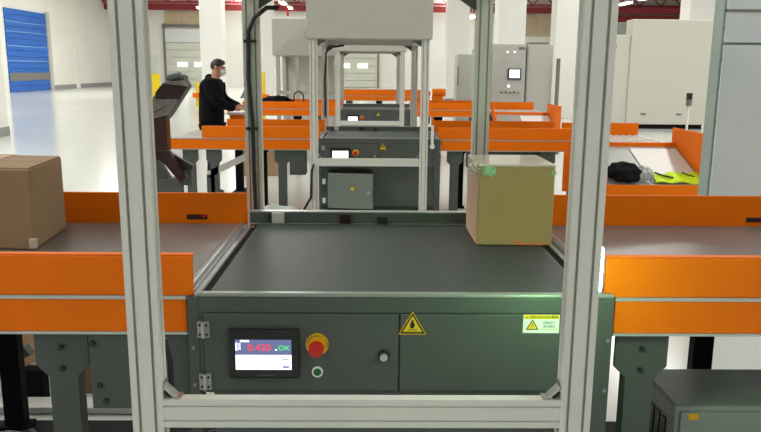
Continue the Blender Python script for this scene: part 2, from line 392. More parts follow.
# end plate and cable under the left conveyor
B('junction_plate', 'gray', c1, -.80, -.513, 2.012, 2.03, .575, .811, bevel=.003)
for x, z in ((-.787, .775), (-.775, .647), (-.76, .60)): MB().cyl((x, 2.004, z), (x, 2.012, z), .008, 10).build('plate_bolt', 'black', c1)
for c, x in ((c1, -.885), (c2, .79)):
    for z in (.757, .692): MB().cyl((x, 2.02, z), (x, 2.03, z), .008, 10).build('leg_bolt', 'black', c)
c3 = conveyor('middle row orange belt conveyor left of the machine, speckled pale belt', 2.0+R2, -1.645, -.513, -1, .335, (-1.77, -1.54, -.87), (-1.2,), beltm='palebelt', back_x0=-1.6)
c4 = conveyor('middle row orange belt conveyor right of the machine, behind the olive carton', 2.0+R2,   .691, 2.05, 1, 0, (.83, 1.75), (1.0,))
c5 = conveyor('far row orange belt conveyor left of the farthest weighing machine', 2.0+R3, -2.1, -.513, -1, .25, (-1.9, -.9), (-1.3,), back_x0=-2.1)
c6 = conveyor('far row orange belt conveyor right of the farthest weighing machine', 2.0+R3,   .691, 1.95, 1, 0, (.9, 1.7), (1.2,))
c7 = conveyor('rearmost orange belt conveyor seen through the farthest gantry', 2.0+R4, -.72, 1.35, -1, 0, (-.5, 1.0), (.2,))
B('orange_end_post', 'orange', c4, 1.90, 1.98, 7.25, 7.27, .42, .81, bevel=.002)
B('control_box', 'gray', c3, -.80, -.64, 7.3, 7.45, .56, .81, bevel=.005)
B('control_box', 'gray', c4, 1.0, 1.7, 7.4, 7.75, .6, .81, bevel=.005)

for c, dz in ((c3, -.055), (c4, -.055), (c5, -.04), (c6, -.04)): lower(c, dz)
# ------------------------------------------------------------------ weighing machines
def machine(dy, dx, label, lvl):
    y = 1.985+dy; L = -.508+dx; R = .685+dx; yb = y+1.03
    o = thing('weighing_conveyor', ((L+R)/2, y+.5, 0), label, 'weighing machine')
    X = lambda v: v+dx
    B('casing', 'gray', o, L, R, y+.012, yb, .638, .872, bevel=.003)
    B('front_fascia', 'gray', o, L, R, y, y+.02, .638, .922, bevel=.003)
    B('side_plate', 'gray', o, X(.625), R, y-.004, y+.06, .03, .918, bevel=.003)
    B('side_plate', 'gray', o, L, X(-.478), y-.004, y+.06, .03, .918, bevel=.003)
    B('back_plate', 'litgray', o, L, R, y+.3, y+.315, .05, .638)
    B('base_frame', 'graylow', o, L, R, y+.02, y+.3, .05, .2, bevel=.004)
    for x in (L+.03, R-.06):
        for yy in (y+.02, yb-.08): MB().cyl((x, yy+.03, 0), (x, yy+.03, .05), .025, 12).build('levelling_foot', 'blackm', o)
    for x in (L+.01, R-.06): B('rear_post', 'graylow', o, x, x+.05, yb-.08, yb-.02, .03, .64)
    B('front_rim', 'rim', o, L+.02, X(.685), y-.002, y+.024, .922, .934, bevel=.005, seg=3)
    B('belt', 'belt', o, X(-.465), X(.635), y+.03, yb-.004, .875, .918, bevel=.014, seg=3)
    for x in (X(-.480), X(.650)): B('belt_gap', 'blackm', o, x-.012, x+.012, y+.03, yb-.01, .86, .9)
    for x in (X(-.500), X(.673)): B('side_rail', 'roller', o, x-.009, x+.011, y+.03, yb-.01, .86, .908, bevel=.003)
    rr = B('back_rail', 'gray', o, L+.01, R, yb+.002, yb+.03, .905, .962, bevel=.002)
    B('rail_edge', 'strip', rr, L+.01, R, yb, yb+.034, .962, .967); B('rail_edge', 'strip', rr, L+.01, R, yb-.003, yb+.004, .912, .917)
    if lvl < 3:
        B('sensor_block', 'house', rr, X(-.405), X(-.355), yb-.018, yb+.001, .919, .962, bevel=.002)
        B('sensor_block', 'maroon', rr, X(-.125), X(-.08), yb-.016, yb+.001, .919, .958, bevel=.002)
        B('sensor_block', 'black', rr, X(.03), X(.07), yb-.016, yb+.001, .919, .945, bevel=.002)
        B('sensor_block', 'black', rr, X(-.42), X(-.407), yb-.016, yb+.001, .925, .955, bevel=.002)
    # doors
    B('door_gap_shade', 'black', o, X(-.4665), X(.6125), y-.0015, y+.001, .6455, .8785)  # black plate behind the doors, painting the shade in their gaps
    dl = B('door', 'gray', o, X(-.464), X(.081), y-.006, y, .648, .876, bevel=.002)
    dr = B('door', 'gray', o, X(.086), X(.61), y-.006, y, .648, .876, bevel=.002)
    if lvl < 3:
        for z in (.831, .676):
            h = MB().box(X(-.480), X(-.466), y-.013, y-.002, z-.024, z+.024).box(X(-.462), X(-.446), y-.013, y-.006, z-.024, z+.024)
            h.cyl((X(-.464), y-.014, z-.024), (X(-.464), y-.014, z+.024), .005, 12)
            hh = h.build('hinge', 'chrome', dl, bevel=.0015)
            for xx in (-.473, -.454):
                for zz in (-.014, .014): MB().cyl((X(xx), y-.016, z+zz), (X(xx), y-.013, z+zz), .0035, 8).build('hinge_screw', 'black', hh)
        k = MB().cyl((X(.04), y-.014, .755), (X(.04), y-.006, .755), .017, 20).build('lock_collar', 'black', dl, smooth=True)
        MB().cyl((X(.04), y-.026, .755), (X(.04), y-.014, .755), .011, 16).build('lock_knob', 'chrome', k, smooth=True)
        for x, z in ((-.494, .775), (-.494, .665), (.672, .80), (.672, .65)): MB().cyl((X(x), y-.008, z), (X(x), y-.004, z), .0055, 10).build('fascia_bolt', 'roller', o)
    # touch screen
    tb = B('touchscreen', 'black', dl, X(-.393), X(-.196), y-.022, y-.006, .691, .835, bevel=.005)
    dp = B('display', 'screen', tb, X(-.374), X(-.218), y-.0235, y-.022, .718, .762) 
    B('display_top', 'screenb' if lvl == 1 else 'screen', tb, X(-.374), X(-.218), y-.0235, y-.022, .762, .806)
    yy = y-.0242
    if lvl == 1: text('reading', '0.420', .027, (X(-.307), yy, .783), 'tred', tb, sx=1.1)
    if lvl == 1:
        text('status_text', 'OK', .019, (X(-.238), yy, .782), 'tgreen', tb, sx=1.2)
        B('decimal_mark', 'screen', tb, X(-.263), X(-.258), yy-.0006, yy+.0006, .775, .779)
        B('side_tab', 'screen', tb, X(-.373), X(-.368), yy-.0006, yy+.0006, .775, .798)
        B('header_tab', 'screen', tb, X(-.36), X(-.335), yy-.0006, yy+.0006, .800, .8055)
        for i in range(3): B('side_tick', 'screen', tb, X(-.365), X(-.359), yy-.0006, yy+.0006, .778+i*.007, .782+i*.007)
        B('field_text', 'tgray', tb, X(-.243), X(-.227), yy-.0006, yy+.0006, .747, .750)
        B('field_text', 'tgray', tb, X(-.287), X(-.273), yy-.0006, yy+.0006, .7235, .7255)
        B('field_text', 'tgray', tb, X(-.243), X(-.225), yy-.0006, yy+.0006, .7235, .7295)
        for k in range(9): B('maker_mark', 'graylow', tb, X(-.312)+k*.0055, X(-.3085)+k*.0055, y-.0224, y-.022, .699, .7025)
    # emergency stop
    e = MB().cyl((X(-.147), y-.012, .788), (X(-.147), y-.006, .788), .032, 32).build('emergency_stop_button', 'amber', dl, smooth=True)
    MB().cyl((X(-.147), y-.028, .785), (X(-.147), y-.012, .787), .013, 20).build('stem', 'red', e, smooth=True)
    m = MB().cyl((X(-.148), y-.046, .783), (X(-.148), y-.028, .784), .0205, 28, r1=.0215)
    m.build('mushroom_head', 'red', e, smooth=True, bevel=.004)
    if lvl == 1:
        for i, ch in enumerate('EMERGENCY'):
            a = math.radians(165-i*13.5)
            t = text('ring_letter', ch, .0085, (0, 0, 0), 'black', e, ext=.0003)
            o0 = org(e)
            for v in t.data.vertices:
                q = v.co+o0; ca, sa = math.cos(a-math.pi/2), math.sin(a-math.pi/2)
                v.co = Vector((X(-.147)+.0268*math.cos(a)+q.x*ca-q.z*sa, y-.0123+q.y, .788+.0268*math.sin(a)+q.x*sa+q.z*ca))-o0
        for i, ch in enumerate('STOP'):
            a = math.radians(32-i*14)
            t = text('ring_letter', ch, .0085, (0, 0, 0), 'black', e, ext=.0003)
            o0 = org(e)
            for v in t.data.vertices:
                q = v.co+o0; ca, sa = math.cos(a-math.pi/2), math.sin(a-math.pi/2)
                v.co = Vector((X(-.147)+.0268*math.cos(a)+q.x*ca-q.z*sa, y-.0123+q.y, .788+.0268*math.sin(a)+q.x*sa+q.z*ca))-o0
    g = MB().ring((X(-.147), .706), .0115, .0155, y-.012, y-.006).build('start_button', 'white', dl, smooth=True)
    MB().cyl((X(-.147), y-.011, .706), (X(-.147), y-.006, .706), .012, 20).build('button_cap', 'green', g, smooth=True)
    # warning triangle
    def tri(cx, cz, h, yy, t, mm, nm, par):
        a = h/math.sqrt(3)*1.0
        return MB().prism([(cx-a, cz-h*.42), (cx+a, cz-h*.42), (cx, cz+h*.58)], 'y', yy-t, yy).build(nm, mm, par)
    tt = tri(X(.12), .846, .068, y-.006, .0006, 'amber', 'hand_hazard_sticker', dr)
    tri(X(.12), .8455, .061, y-.0066, .0004, 'black', 'border', tt); tri(X(.12), .845, .047, y-.007, .0004, 'yellow', 'ground', tt)
    hm = MB().prism([(X(.1135), .839), (X(.1135), .851), (X(.1155), .8515), (X(.116), .859), (X(.1178), .859), (X(.118), .853), (X(.1185), .861), (X(.1205), .861), (X(.121), .853), (X(.1225), .859), (X(.124), .8585),
                     (X(.1235), .851), (X(.126), .8475), (X(.1275), .8485), (X(.1265), .844), (X(.1235), .839), (X(.1215), .8355), (X(.116), .8355)], 'y', y-.0079, y-.0074)
    hm.build('hand_symbol', 'black', tt)
    if lvl == 1:
        text('sticker_text', '当心夹手', .0068, (X(.12), y-.0078, .831), 'black', tt, ext=.0002)
        st = B('caution_label', 'white', dr, X(.430), X(.532), y-.0068, y-.006, .823, .877)
        B('label_header', 'yellow', st, X(.432), X(.530), y-.0072, y-.0068, .864, .8765)
        text('header_text', '△ 注意 CAUTION 警告', .0088, (X(.481), y-.0076, .870), 'black', st, ext=.0002)
        t2 = tri(X(.456), .8455, .031, y-.0068, .0004, 'black', 'label_triangle', st)
        tri(X(.456), .845, .0235, y-.0072, .0003, 'yellow', 'triangle_ground', st)
        text('exclamation_mark', '!', .017, (X(.456), y-.0078, .846), 'black', st, ext=.0002)
        text('label_text', '机器运行', .0085, (X(.503), y-.0071, .853), 'green', st, ext=.0002)
        text('label_text', '请勿靠近', .0085, (X(.503), y-.0071, .842), 'green', st, ext=.0002)
        B('label_footer', 'vest', st, X(.478), X(.530), y-.0071, y-.0068, .833, .835)
    if lvl == 2:
        sa = B('sensor_arm', 'white', o, .585, .612, y-.03, y-.012, .88, 1.06, bevel=.003)
        MB().cyl((.600, y-.035, .855), (.600, y-.005, .855), .024, 16).build('sensor_knob', 'white', sa, smooth=True)
        eb = MB().box(-.42, .02, y+.02, y+.26, .245, .575).build('electrical_enclosure', 'litgray', o, bevel=.004)
        a = math.radians(-8)
        ed = MB().box(-.42, .03, y-.004, y+.012, .235, .585).rot(a, 'Z', (-.42, y+.01, 0)).build('enclosure_door', 'litgray', o, bevel=.004)
        MB().box(-.19, -.155, y-.008, y-.004, .42, .45).rot(a, 'Z', (-.42, y+.01, 0)).build('warning_sticker', 'yellow', ed)
        MB().cyl((-.01, y-.018, .40), (-.01, y-.003, .40), .016, 12).rot(a, 'Z', (-.42, y+.01, 0)).build('door_knob', 'chrome', ed)
        for z in (.5, .31): B('door_hinge', 'white', ed, -.475, -.445, y-.0, y+.02, z-.025, z+.025)
    return o
m1 = machine(0, 0, 'front dark grey weighing conveyor with the lit touchscreen reading 0.420', 1)
m2 = machine(R2, .0, 'middle dark grey weighing conveyor standing inside the second gantry', 2)
m3 = machine(R3, .0, 'farthest dark grey weighing conveyor inside the third gantry', 3)

lower(m2, -.052); lower(m3, -.04)
# ------------------------------------------------------------------ slotted aluminium gantries
def gantry(dy, dx, label, lvl, zb=.738, zt=1.84):
    y0 = 1.65+dy; y1 = 3.35+dy; xl = -.527+dx; xr = .495+dx; W = .074; D = .043
    o = thing('aluminium_gantry', ((xl+xr)/2, (y0+y1)/2, 0), label, 'gantry')
    for yc in (y0+D/2, y1+D/2):
        for xc in (xl, xr):
            p = MB(); profile(p, 'z', (xc, yc), W, D, .01, zt-.04, (-.0185, .0185), (0,)); pp = p.build('post', 'alu', o)
            B('foot_plate', 'seam', pp, xc-.06, xc+.06, yc-.05, yc+.05, 0, .01)
    p = MB(); p.prism([(u+y0+.015, v+zb) for u, v in slot_outline(.028, .072, (), (-.0185, .0185), d=.004, g=.0022)], 'x', xl+W/2, xr-W/2); p.build('lower_crossbeam', 'alu', o)
    for yc in (y0+D/2, y1+D/2):
        p = MB(); profile(p, 'x', (yc, zt), D, .08, xl-W/2, xr+W/2, (0,), (-.0185, .0185)); p.build('upper_crossbeam', 'alu', o)
    for xc in (xl, xr):
        p = MB(); profile(p, 'y', (xc, zt), W, .08, y0+D, y1, (-.0185, .0185), (-.0185, .0185)); p.build('side_beam', 'alu', o)
    # diagonal corner brackets
    for s, xc in ((1, xl+W/2), (-1, xr-W/2)):
        b = MB(); z = zb+.036
        b.prism([(xc, z+.034), (xc, z+.028), (xc+s*.028, z), (xc+s*.034, z)], 'y', y0+.004, y0+.034)
        b.box(min(xc, xc+s*.003), max(xc, xc+s*.003), y0+.004, y0+.036, z+.02, z+.042)
        b.box(min(xc+s*.02, xc+s*.042), max(xc+s*.02, xc+s*.042), y0+.004, y0+.036, z-.001, z+.003)
        br = b.build('corner_bracket', 'chrome', o)
        MB().prism([(xc+s*.001, z+.027), (xc+s*.001, z+.010), (xc+s*.010, z+.001), (xc+s*.027, z+.001)], 'y', y0+.012, y0+.03).build('bracket_hollow_shade', 'black', br)  # black fill paints the shade inside the hollow bracket
        for yy in (y0+.006, y1+.006):
            t = MB().prism([(xc, zt-.04), (xc+s*.09, zt-.04), (xc, zt-.10)], 'y', yy, yy+.03); t.build('top_gusset', 'graylow', o)
    # scanner housing carried on the top beams
    a0, a1 = y0-.02, y1+.10; hl, hr = xl-.06, xr+.06; h0 = zt-.03
    h = B('housing_front_panel', 'house', o, hl, hr, a0-.01, a0+.008, h0, 2.6, bevel=.003)
    B('housing_rear_panel', 'house', o, hl, hr, a1-.01, a1+.008, h0, 2.6, bevel=.003)
    B('housing_side_panel', 'house', o, hl, hl+.01, a0+.008, a1-.01, h0, 2.6); B('housing_side_panel', 'house', o, hr-.01, hr, a0+.008, a1-.01, h0, 2.6)
    B('housing_top_panel', 'house', o, hl, hr, a0-.01, a1+.008, 2.6, 2.612)
    B('housing_bottom_panel', 'house', o, xl+W/2, xr-W/2, y0+D, y1, zt+.03, zt+.04)
    return o
g1 = gantry(0, 0, 'front slotted aluminium gantry framing the front weighing machine', 1, zt=1.90)
g2 = gantry(R2, .0, 'middle slotted aluminium gantry with a large grey scanner housing on top', 2, zb=.682)
g3 = gantry(R3, .0, 'farthest slotted aluminium gantry around the third weighing machine', 3, zb=.682)
# black cable down the left rear post
m = MB(); m.tube([(-.40, 3.32, 1.80), (-.45, 3.31, 1.80), (-.505, 3.325, 1.76), (-.535, 3.335, 1.7), (-.54, 3.335, 1.5), (-.527, 3.337, 1.3), (-.527, 3.337, 1.1), (-.523, 3.337, .95), (-.52, 3.337, .6)], .010)
m.build('cable', 'black', g1, smooth=True)
for z in (1.66, 1.28): B('cable_clip', 'black', g1, -.556, -.505, 3.325, 3.35, z-.006, z+.006)
m = MB(); m.tube([(-.49, 1.70, .71), (-.487, 1.72, .78), (-.490, 1.73, .84), (-.50, 1.72, .90)], .007); m.build('cable', 'black', g1, smooth=True)
m = MB(); m.tube([(-.47, 8.40, 1.78), (-.50, 8.40, 1.7), (-.515, 8.41, 1.4), (-.51, 8.41, 1.0)], .012); m.build('cable', 'black', g2, smooth=True)
m = MB(); m.tube([(-.30, 8.38, 1.79), (-.42, 8.36, 1.77), (-.49, 8.38, 1.73)], .012); m.build('cable', 'black', g2, smooth=True)
m = MB(); m.tube([(-.48, 7.0, .8), (-.55, 6.9, .6), (-.56, 6.9, .35), (-.7, 7.0, .1)], .012); m.build('cable', 'black', g2, smooth=True)
# grey hanging housing further left with light legs
o = thing('housing_stand', (-1.3, 14.3, 0), 'grey boxy housing on light legs left of the middle gantry', 'housing')
B('box', 'house', o, -1.82, -.62, 14, 15.2, 1.76, 2.42, bevel=.01)
for x in (-1.76, -1.4, -1.05, -.7): B('leg', 'cab', o, x, x+.07, 14.04, 14.11, 0, 1.76)
for x in (-1.76, -.7): B('leg', 'cab', o, x, x+.07, 15.05, 15.12, 0, 1.76)
B('lower_rail', 'cab', o, -1.76, -.63, 14.05, 14.1, 1.05, 1.12)
B('back_sheet', 'wallp', o, -1.72, -.66, 15.13, 15.15, .3, 1.76)

# green-white glowing light bar
o = thing('light_bar', (.535, 1.71, 1.0), 'glowing green-white light bar behind the right front post', 'light bar')
B('lens', 'led', o, .500, .554, 1.700, 1.716, 1.030, 1.137, bevel=.003)
B('holder', 'black', o, .500, .545, 1.694, 1.6995, 1.02, 1.14)

# ------------------------------------------------------------------ cartons
def quadbox(mb, base, h, top=None):
    n = 4; top = top or base
    return mb.add([(x, y, z0) for (x, y, z0) in base] + [(x, y, h) for (x, y, _) in top], [(3, 2, 1, 0), (4, 5, 6, 7), (0, 1, 5, 4), (1, 2, 6, 5), (2, 3, 7, 6), (3, 0, 4, 7)])
# brown carton at left
zb = .911
o = thing('cardboard_carton', (-1.4, 2.75, zb), 'brown cardboard carton on the front left conveyor', 'box')
bs = [(-1.63, 2.62, zb), (-1.178, 2.555, zb), (-1.218, 2.93, zb), (-1.67, 2.99, zb)]
b = quadbox(MB(), bs, 1.196).build('box_body', 'cardb', o, bevel=.006)
quadbox(MB(), [(-1.62, 2.63, 1.196), (-1.185, 2.565, 1.196), (-1.203, 2.742, 1.196), (-1.64, 2.80, 1.196)], 1.2).build('top_flap', 'cardb', o)
quadbox(MB(), [(-1.642, 2.806, 1.196), (-1.2035, 2.748, 1.196), (-1.222, 2.925, 1.196), (-1.66, 2.982, 1.196)], 1.2).build('top_flap', 'cardb', o)
quadbox(MB(), [(-1.43, 2.591, 1.2), (-1.37, 2.582, 1.2), (-1.41, 2.955, 1.2), (-1.47, 2.963, 1.2)], 1.202).build('tape_strip', 'cardedge', o)
B('crushed_corner', 'tape', o, -1.2, -1.172, 2.553, 2.575, .913, .955, bevel=.008)
# olive carton on the weighing belt
zb = .919
o = thing('taped_carton', (.5, 2.72, zb), 'olive-brown carton with crumpled clear tape on the front weighing belt', 'box')
B('box_body', 'cardg', o, .388, .662, 2.632, 2.94, zb, 1.212, bevel=.006)
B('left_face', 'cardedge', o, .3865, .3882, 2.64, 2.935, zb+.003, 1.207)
B('tape_top', 'tape', o, .386, .664, 2.63, 2.943, 1.207, 1.2155, bevel=.004)
def crumple(name, c, r, mm, par, seed, sq=(1, 1, 1)):
    rr = random.Random(seed); bm = bmesh.new(); bmesh.ops.create_icosphere(bm, subdivisions=3, radius=1)
    off = org(par)
    for v in bm.verts:
        k = 1+rr.uniform(-.28, .28); v.co = Vector((v.co.x*r*sq[0]*k, v.co.y*r*sq[1]*k, v.co.z*r*sq[2]*k))+Vector(c)-off
    me = bpy.data.meshes.new(name); bm.to_mesh(me); bm.free(); me.materials.append(M[mm])
    q = bpy.data.objects.new(name, me); COL.objects.link(q); q.parent = par; return q
crumple('crumpled_tape', (.387, 2.68, 1.197), .032, 'tape', o, 3, (1.0, 1.5, .6))
crumple('green_tape', (.425, 2.629, 1.192), .02, 'gtape', o, 4, (1.2, .25, .9))
crumple('crumpled_tape', (.661, 2.68, 1.187), .022, 'tape', o, 5, (.4, 1.6, .8))
crumple('green_tape', (.656, 2.631, 1.187), .008, 'gtape', o, 6, (1, .3, 1.2))
B('red_tape', 'rtape', o, .53, .645, 2.6305, 2.632, .921, .927); B('red_tape', 'rtape', o, .53, .545, 2.6305, 2.632, .927, .94)
# cartons on the floor
def carton(x0, x1, y0, y1, h, label, mm='cardb', z=0):
    o = thing('floor_carton', ((x0+x1)/2, (y0+y1)/2, z), label, 'box')
    B('box_body', mm, o, x0, x1, y0, y1, z, z+h, bevel=.008); B('tape_strip', 'cardedge', o, (x0+x1)/2-.025, (x0+x1)/2+.025, y0-.001, y1, z+h*.7, z+h+.002)
carton(-1.48, -.92, 3.36, 3.8, .30, 'large brown carton on the floor behind the front left conveyor')
carton(-2.35, -1.78, 3.55, 4.0, .52, 'carton on the floor at the bottom left corner behind the conveyor')
carton(-1.86, -1.36, 10.7, 11.1, .5, 'brown carton on the floor behind the middle left conveyor')
# tall pale parcel between cartons
# black mats and cable clutter below the front conveyors
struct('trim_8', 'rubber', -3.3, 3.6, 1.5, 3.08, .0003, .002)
for i, (xx, s) in enumerate(((-1.5, 'thick black cable coiled on the mat below the front left conveyor, left loop'), (-.72, 'thick black cable looping on the mat right of the front left leg'))):
    pts = [(xx+.28*math.cos(a)*(.6+.1*a/3), 2.72+.16*math.sin(a*1.3), .03+.012*(k % 3)) for k, a in enumerate([j*.5 for j in range(26)])]
    q = MB().tube(pts, .016).build('power_cable', 'black', None, smooth=True); tag(q, s, 'cable')
o = thing('cable_trunking', (-1.5, 3.2, 0), 'dull metal cable trunking on the floor behind the front left leg', 'trunking')
B('channel', 'strip', o, -2.6, -.6, 3.14, 3.24, 0, .03, bevel=.004); B('cover', 'white', o, -2.6, -.6, 3.135, 3.245, .03, .036)
o = thing('motor_stand', (-1.85, 3.1, 0), 'dark motor bracket leaning behind the front left conveyor leg', 'bracket')
MB().box(-1.62, -1.52, 3.26, 3.33, 0, .16).build('block', 'blackm', o, bevel=.006)
MB().prism([(-1.95, .12), (-1.93, .08), (-1.57, .23), (-1.6, .27)], 'y', 3.27, 3.32).build('arm', 'gray', o)
# green-grey control box under the right conveyor
o = thing('floor_cabinet', (1.5, 2.45, 0), 'green-grey floor cabinet under the front right conveyor', 'cabinet')
B('body', 'motor', o, .985, 2.1, 2.22, 2.53, .006, .488, bevel=.012, seg=3)
B('front_panel', 'motor', o, 1.005, 2.08, 2.212, 2.22, .02, .47, bevel=.003)
m = MB()
for i in range(5): m.box(.98, .985, 2.27+i*.05, 2.30+i*.05, .12, .42)
m.build('side_vents', 'black', o)
B('yellow_sticker', 'amber', o, 1.03, 1.062, 2.210, 2.212, .445, .465)

# ------------------------------------------------------------------ chutes on the right
def chute(dy, x0, x1, label, boards=True):
    o = thing('sorting_chute', ((x0+x1)/2, 7.3+dy, 0), label, 'chute')
    Y = lambda v: v+dy
    # flat wire grid
    B('grid_frame', 'orange', o, x0, x1, Y(7.2), Y(7.23), .78, .86, bevel=.003)
    m = MB()
    for i in range(12): m.box(x0+.02+i*(x1-x0-.05)/12, x0+.042+i*(x1-x0-.05)/12, Y(7.23), Y(8.1), .85, .858)
    for i in range(9): m.box(x0, x1-.02, Y(7.24+i*.1), Y(7.25+i*.1), .844, .85)
    m.build('wire_grid', 'mesh', o)
    B('grid_tray', 'tray', o, x0, x1, Y(7.23), Y(8.1), .80, .806)
    B('back_guard', 'orange', o, x0, x1-.05, Y(8.1), Y(8.115), .80, .985, bevel=.003)
    # sloping sheet and its side walls
    MB().prism([(Y(7.2), .82), (Y(6.45), .55), (Y(6.45), .535), (Y(7.2), .80)], 'x', x0, x1).build('slide_sheet', 'chute', o)
    for x in (x0-.015, x1):
        hz = 1.0 if x == x1 else .66
        MB().prism([(Y(7.3), .80), (Y(6.44), .45), (Y(6.44), hz), (Y(7.1), max(hz, .86)), (Y(7.16), 1.0), (Y(7.3), 1.0)], 'x', x, x+.015).build('side_wall', 'orange', o)
    B('front_lip', 'orange', o, x0, x1, Y(6.43), Y(6.445), .42, .56, bevel=.003)
    for x in (x0+.05, x1-.1):
        B('leg', 'gray', o, x, x+.06, Y(6.5), Y(6.56), 0, .535); B('leg', 'gray', o, x, x+.06, Y(7.9), Y(7.96), 0, .8)
    if boards: MB().prism([(Y(7.14), .808), (Y(6.50), .578), (Y(6.50), .573), (Y(7.14), .803)], 'x', x0+.42, x1-.02).build('white_liner', 'board', o)
    return o
chute(0, 2.08, 2.97, 'orange-sided sorting chute holding the black bag and the yellow vest')
chute(5.0, 2.0, 2.9, 'orange-sided sorting chute in front of the grey screen cabinet')
# things in the near chute
def lump(name, c, dims, mm, label, cat, seed, tilt=0.0):
    rr = random.Random(seed); bm = bmesh.new(); bmesh.ops.create_icosphere(bm, subdivisions=4, radius=1)
    ph = [rr.uniform(0, 6) for _ in range(6)]
    for v in bm.verts:
        q = v.co.copy(); n = .12*math.sin(5*q.x+ph[0])*math.cos(4*q.y+ph[1])+.08*math.sin(9*q.y+ph[2]+3*q.z)+.05*math.sin(13*q.x+ph[3])
        q *= 1+n; q.z = q.z if q.z > -.45 else -.45
        v.co = Vector((q.x*dims[0], q.y*dims[1], (q.z+.45)*dims[2]))
        v.co.z += v.co.y*tilt
    me = bpy.data.meshes.new(name); bm.to_mesh(me); bm.free(); me.materials.append(M[mm])
    for p in me.polygons: p.use_smooth = True
    o = bpy.data.objects.new(name, me); COL.objects.link(o); o.location = c
    return tag(o, label, cat)
t = math.tan(math.atan2(.27, .75))
sl = lambda y: .82-(7.2-y)*.36
lump('black_bag', (2.27, 6.56, sl(6.56)+.03), (.17, .12, .075), 'cloth', 'crumpled black bag lying in the near orange chute', 'bag', 1, .36)
o = thing('grey_pouch', (2.44, 6.53, sl(6.53)+.03), 'small grey and white pouch between the black bag and the yellow vest', 'pouch')
q = lump('pouch_body', (0, 0, 0), (.075, .06, .07), 'chute', 'x', 'x', 8, .36)
q.parent = o; del q['label']; del q['category']
q = lump('white_tag', (-.05, -.03, .02), (.03, .02, .03), 'board', 'x', 'x', 9, .36); q.parent = o; del q['label']; del q['category']
o = thing('hi_vis_vest', (2.72, 6.6, sl(6.6)), 'folded fluorescent yellow vest in the near orange chute', 'vest')
m = MB(); nx, ny = 24, 10
vs = []; 
for j in range(ny+1):
    for i in range(nx+1):
        u = i/nx; v = j/ny; x = 2.52+.44*u+.01*math.sin(9*v); y = 6.47+.20*v*(1-.2*abs(math.sin(4*u+1)))
        vs.append((x, y, sl(y)+.024+.008*math.sin(14*u+2*v)+.006*math.sin(9*v+5*u)))
top = len(vs); vs += [(a, b_, c-.01) for a, b_, c in vs]
fs = []
for j in range(ny):
    for i in range(nx):
        a = j*(nx+1)+i; fs += [(a, a+1, a+nx+2, a+nx+1), (top+a, top+a+nx+1, top+a+nx+2, top+a+1)]
for i in range(nx): fs += [(i, top+i, top+i+1, i+1), (ny*(nx+1)+i, ny*(nx+1)+i+1, top+ny*(nx+1)+i+1, top+ny*(nx+1)+i)]
for j in range(ny): a = j*(nx+1); fs += [(a, a+nx+1, top+a+nx+1, top+a), (a+nx, top+a+nx, top+a+2*nx+1, a+2*nx+1)]
m.add(vs, fs); m.build('fabric', 'vest', o, smooth=True)
MB().tube([(2.56, 6.62, sl(6.62)+.035), (2.61, 6.57, sl(6.57)+.036), (2.68, 6.54, sl(6.54)+.034), (2.7, 6.53, sl(6.53)+.034)], .008).build('dark_strap', 'black', o, smooth=True)
MB().tube([(2.82, 6.64, sl(6.64)+.03), (2.85, 6.58, sl(6.58)+.035), (2.9, 6.55, sl(6.55)+.034)], .006).build('dark_strap', 'black', o, smooth=True)
# signal lamp
o = thing('signal_lamp', (3.49, 8.2, 0), 'slim signal lamp with a red top in front of the white enclosure', 'signal lamp')
MB().cyl((3.49, 8.2, .0), (3.49, 8.2, 1.17), .012, 10).build('pole', 'white', o, smooth=True)
MB().cyl((3.49, 8.2, 1.17), (3.49, 8.2, 1.24), .03, 16, r1=.032).build('grey_lens', 'seam', o, smooth=True)
MB().cyl((3.49, 8.2, 1.24), (3.49, 8.2, 1.31), .032, 16).build('red_lens', 'maroon', o, smooth=True)
B('foot', 'orange', o, 3.43, 3.55, 8.14, 8.26, 0, .02)

# ------------------------------------------------------------------ dark tilted hopper at left
o = thing('tilted_hopper', (-1.75, 5.7, 0), 'dark grey tilted hopper with maroon panels right of the left front post', 'hopper')
Y0, Y1 = 5.6, 5.75
hs = MB().prism([(-1.82, 1.08), (-1.66, 1.28), (-1.53, 1.44), (-1.49, 1.485), (-1.42, 1.50), (-1.385, 1.48), (-1.385, 1.45), (-1.357, 1.405), (-1.50, 1.195), (-1.53, 1.16), (-1.82, 1.05)], 'y', Y0+.02, Y1).build('shell', 'graylow', o, bevel=.01)
MB().prism([(-1.54, 1.43), (-1.36, 1.405), (-1.43, 1.30), (-1.60, 1.30), (-1.60, 1.36)], 'y', Y0+.005, Y0+.02).build('maroon_window', 'maroon', hs, bevel=.002)
MB().prism([(-1.52, 1.425), (-1.50, 1.45), (-1.45, 1.44), (-1.39, 1.45), (-1.357, 1.405)], 'y', Y0-.05, Y0+.02).build('hood_rim', 'speck', hs, bevel=.004)
MB().cyl((-1.50, Y0-.02, 1.462), (-1.40, Y0-.02, 1.485), .026, 14).build('top_roll', 'graylow', hs, smooth=True)
MB().prism([(-1.80, 1.10), (-1.62, 1.31), (-1.43, 1.31), (-1.505, 1.195), (-1.80, 1.12)], 'y', Y0-.01, Y0+.02).build('lower_apron', 'speck', hs)
B('neck', 'maroon', o, -1.78, -1.53, Y0, Y0+.12, .92, 1.17, bevel=.008)
MB().prism([(-1.70, .92), (-1.525, .92), (-1.40, .72), (-1.45, .68), (-1.56, .82)], 'y', Y0+.02, Y0+.08).build('brace', 'maroon', o)
MB().prism([(-1.525, .90), (-1.36, .80), (-1.38, .765), (-1.47, .78)], 'y', Y0+.08, Y0+.13).build('brace', 'black', o)
MB().box(-1.76, -1.47, Y0+.1, Y0+.22, 0, .70).build('pedestal', 'graylow', o, bevel=.01)
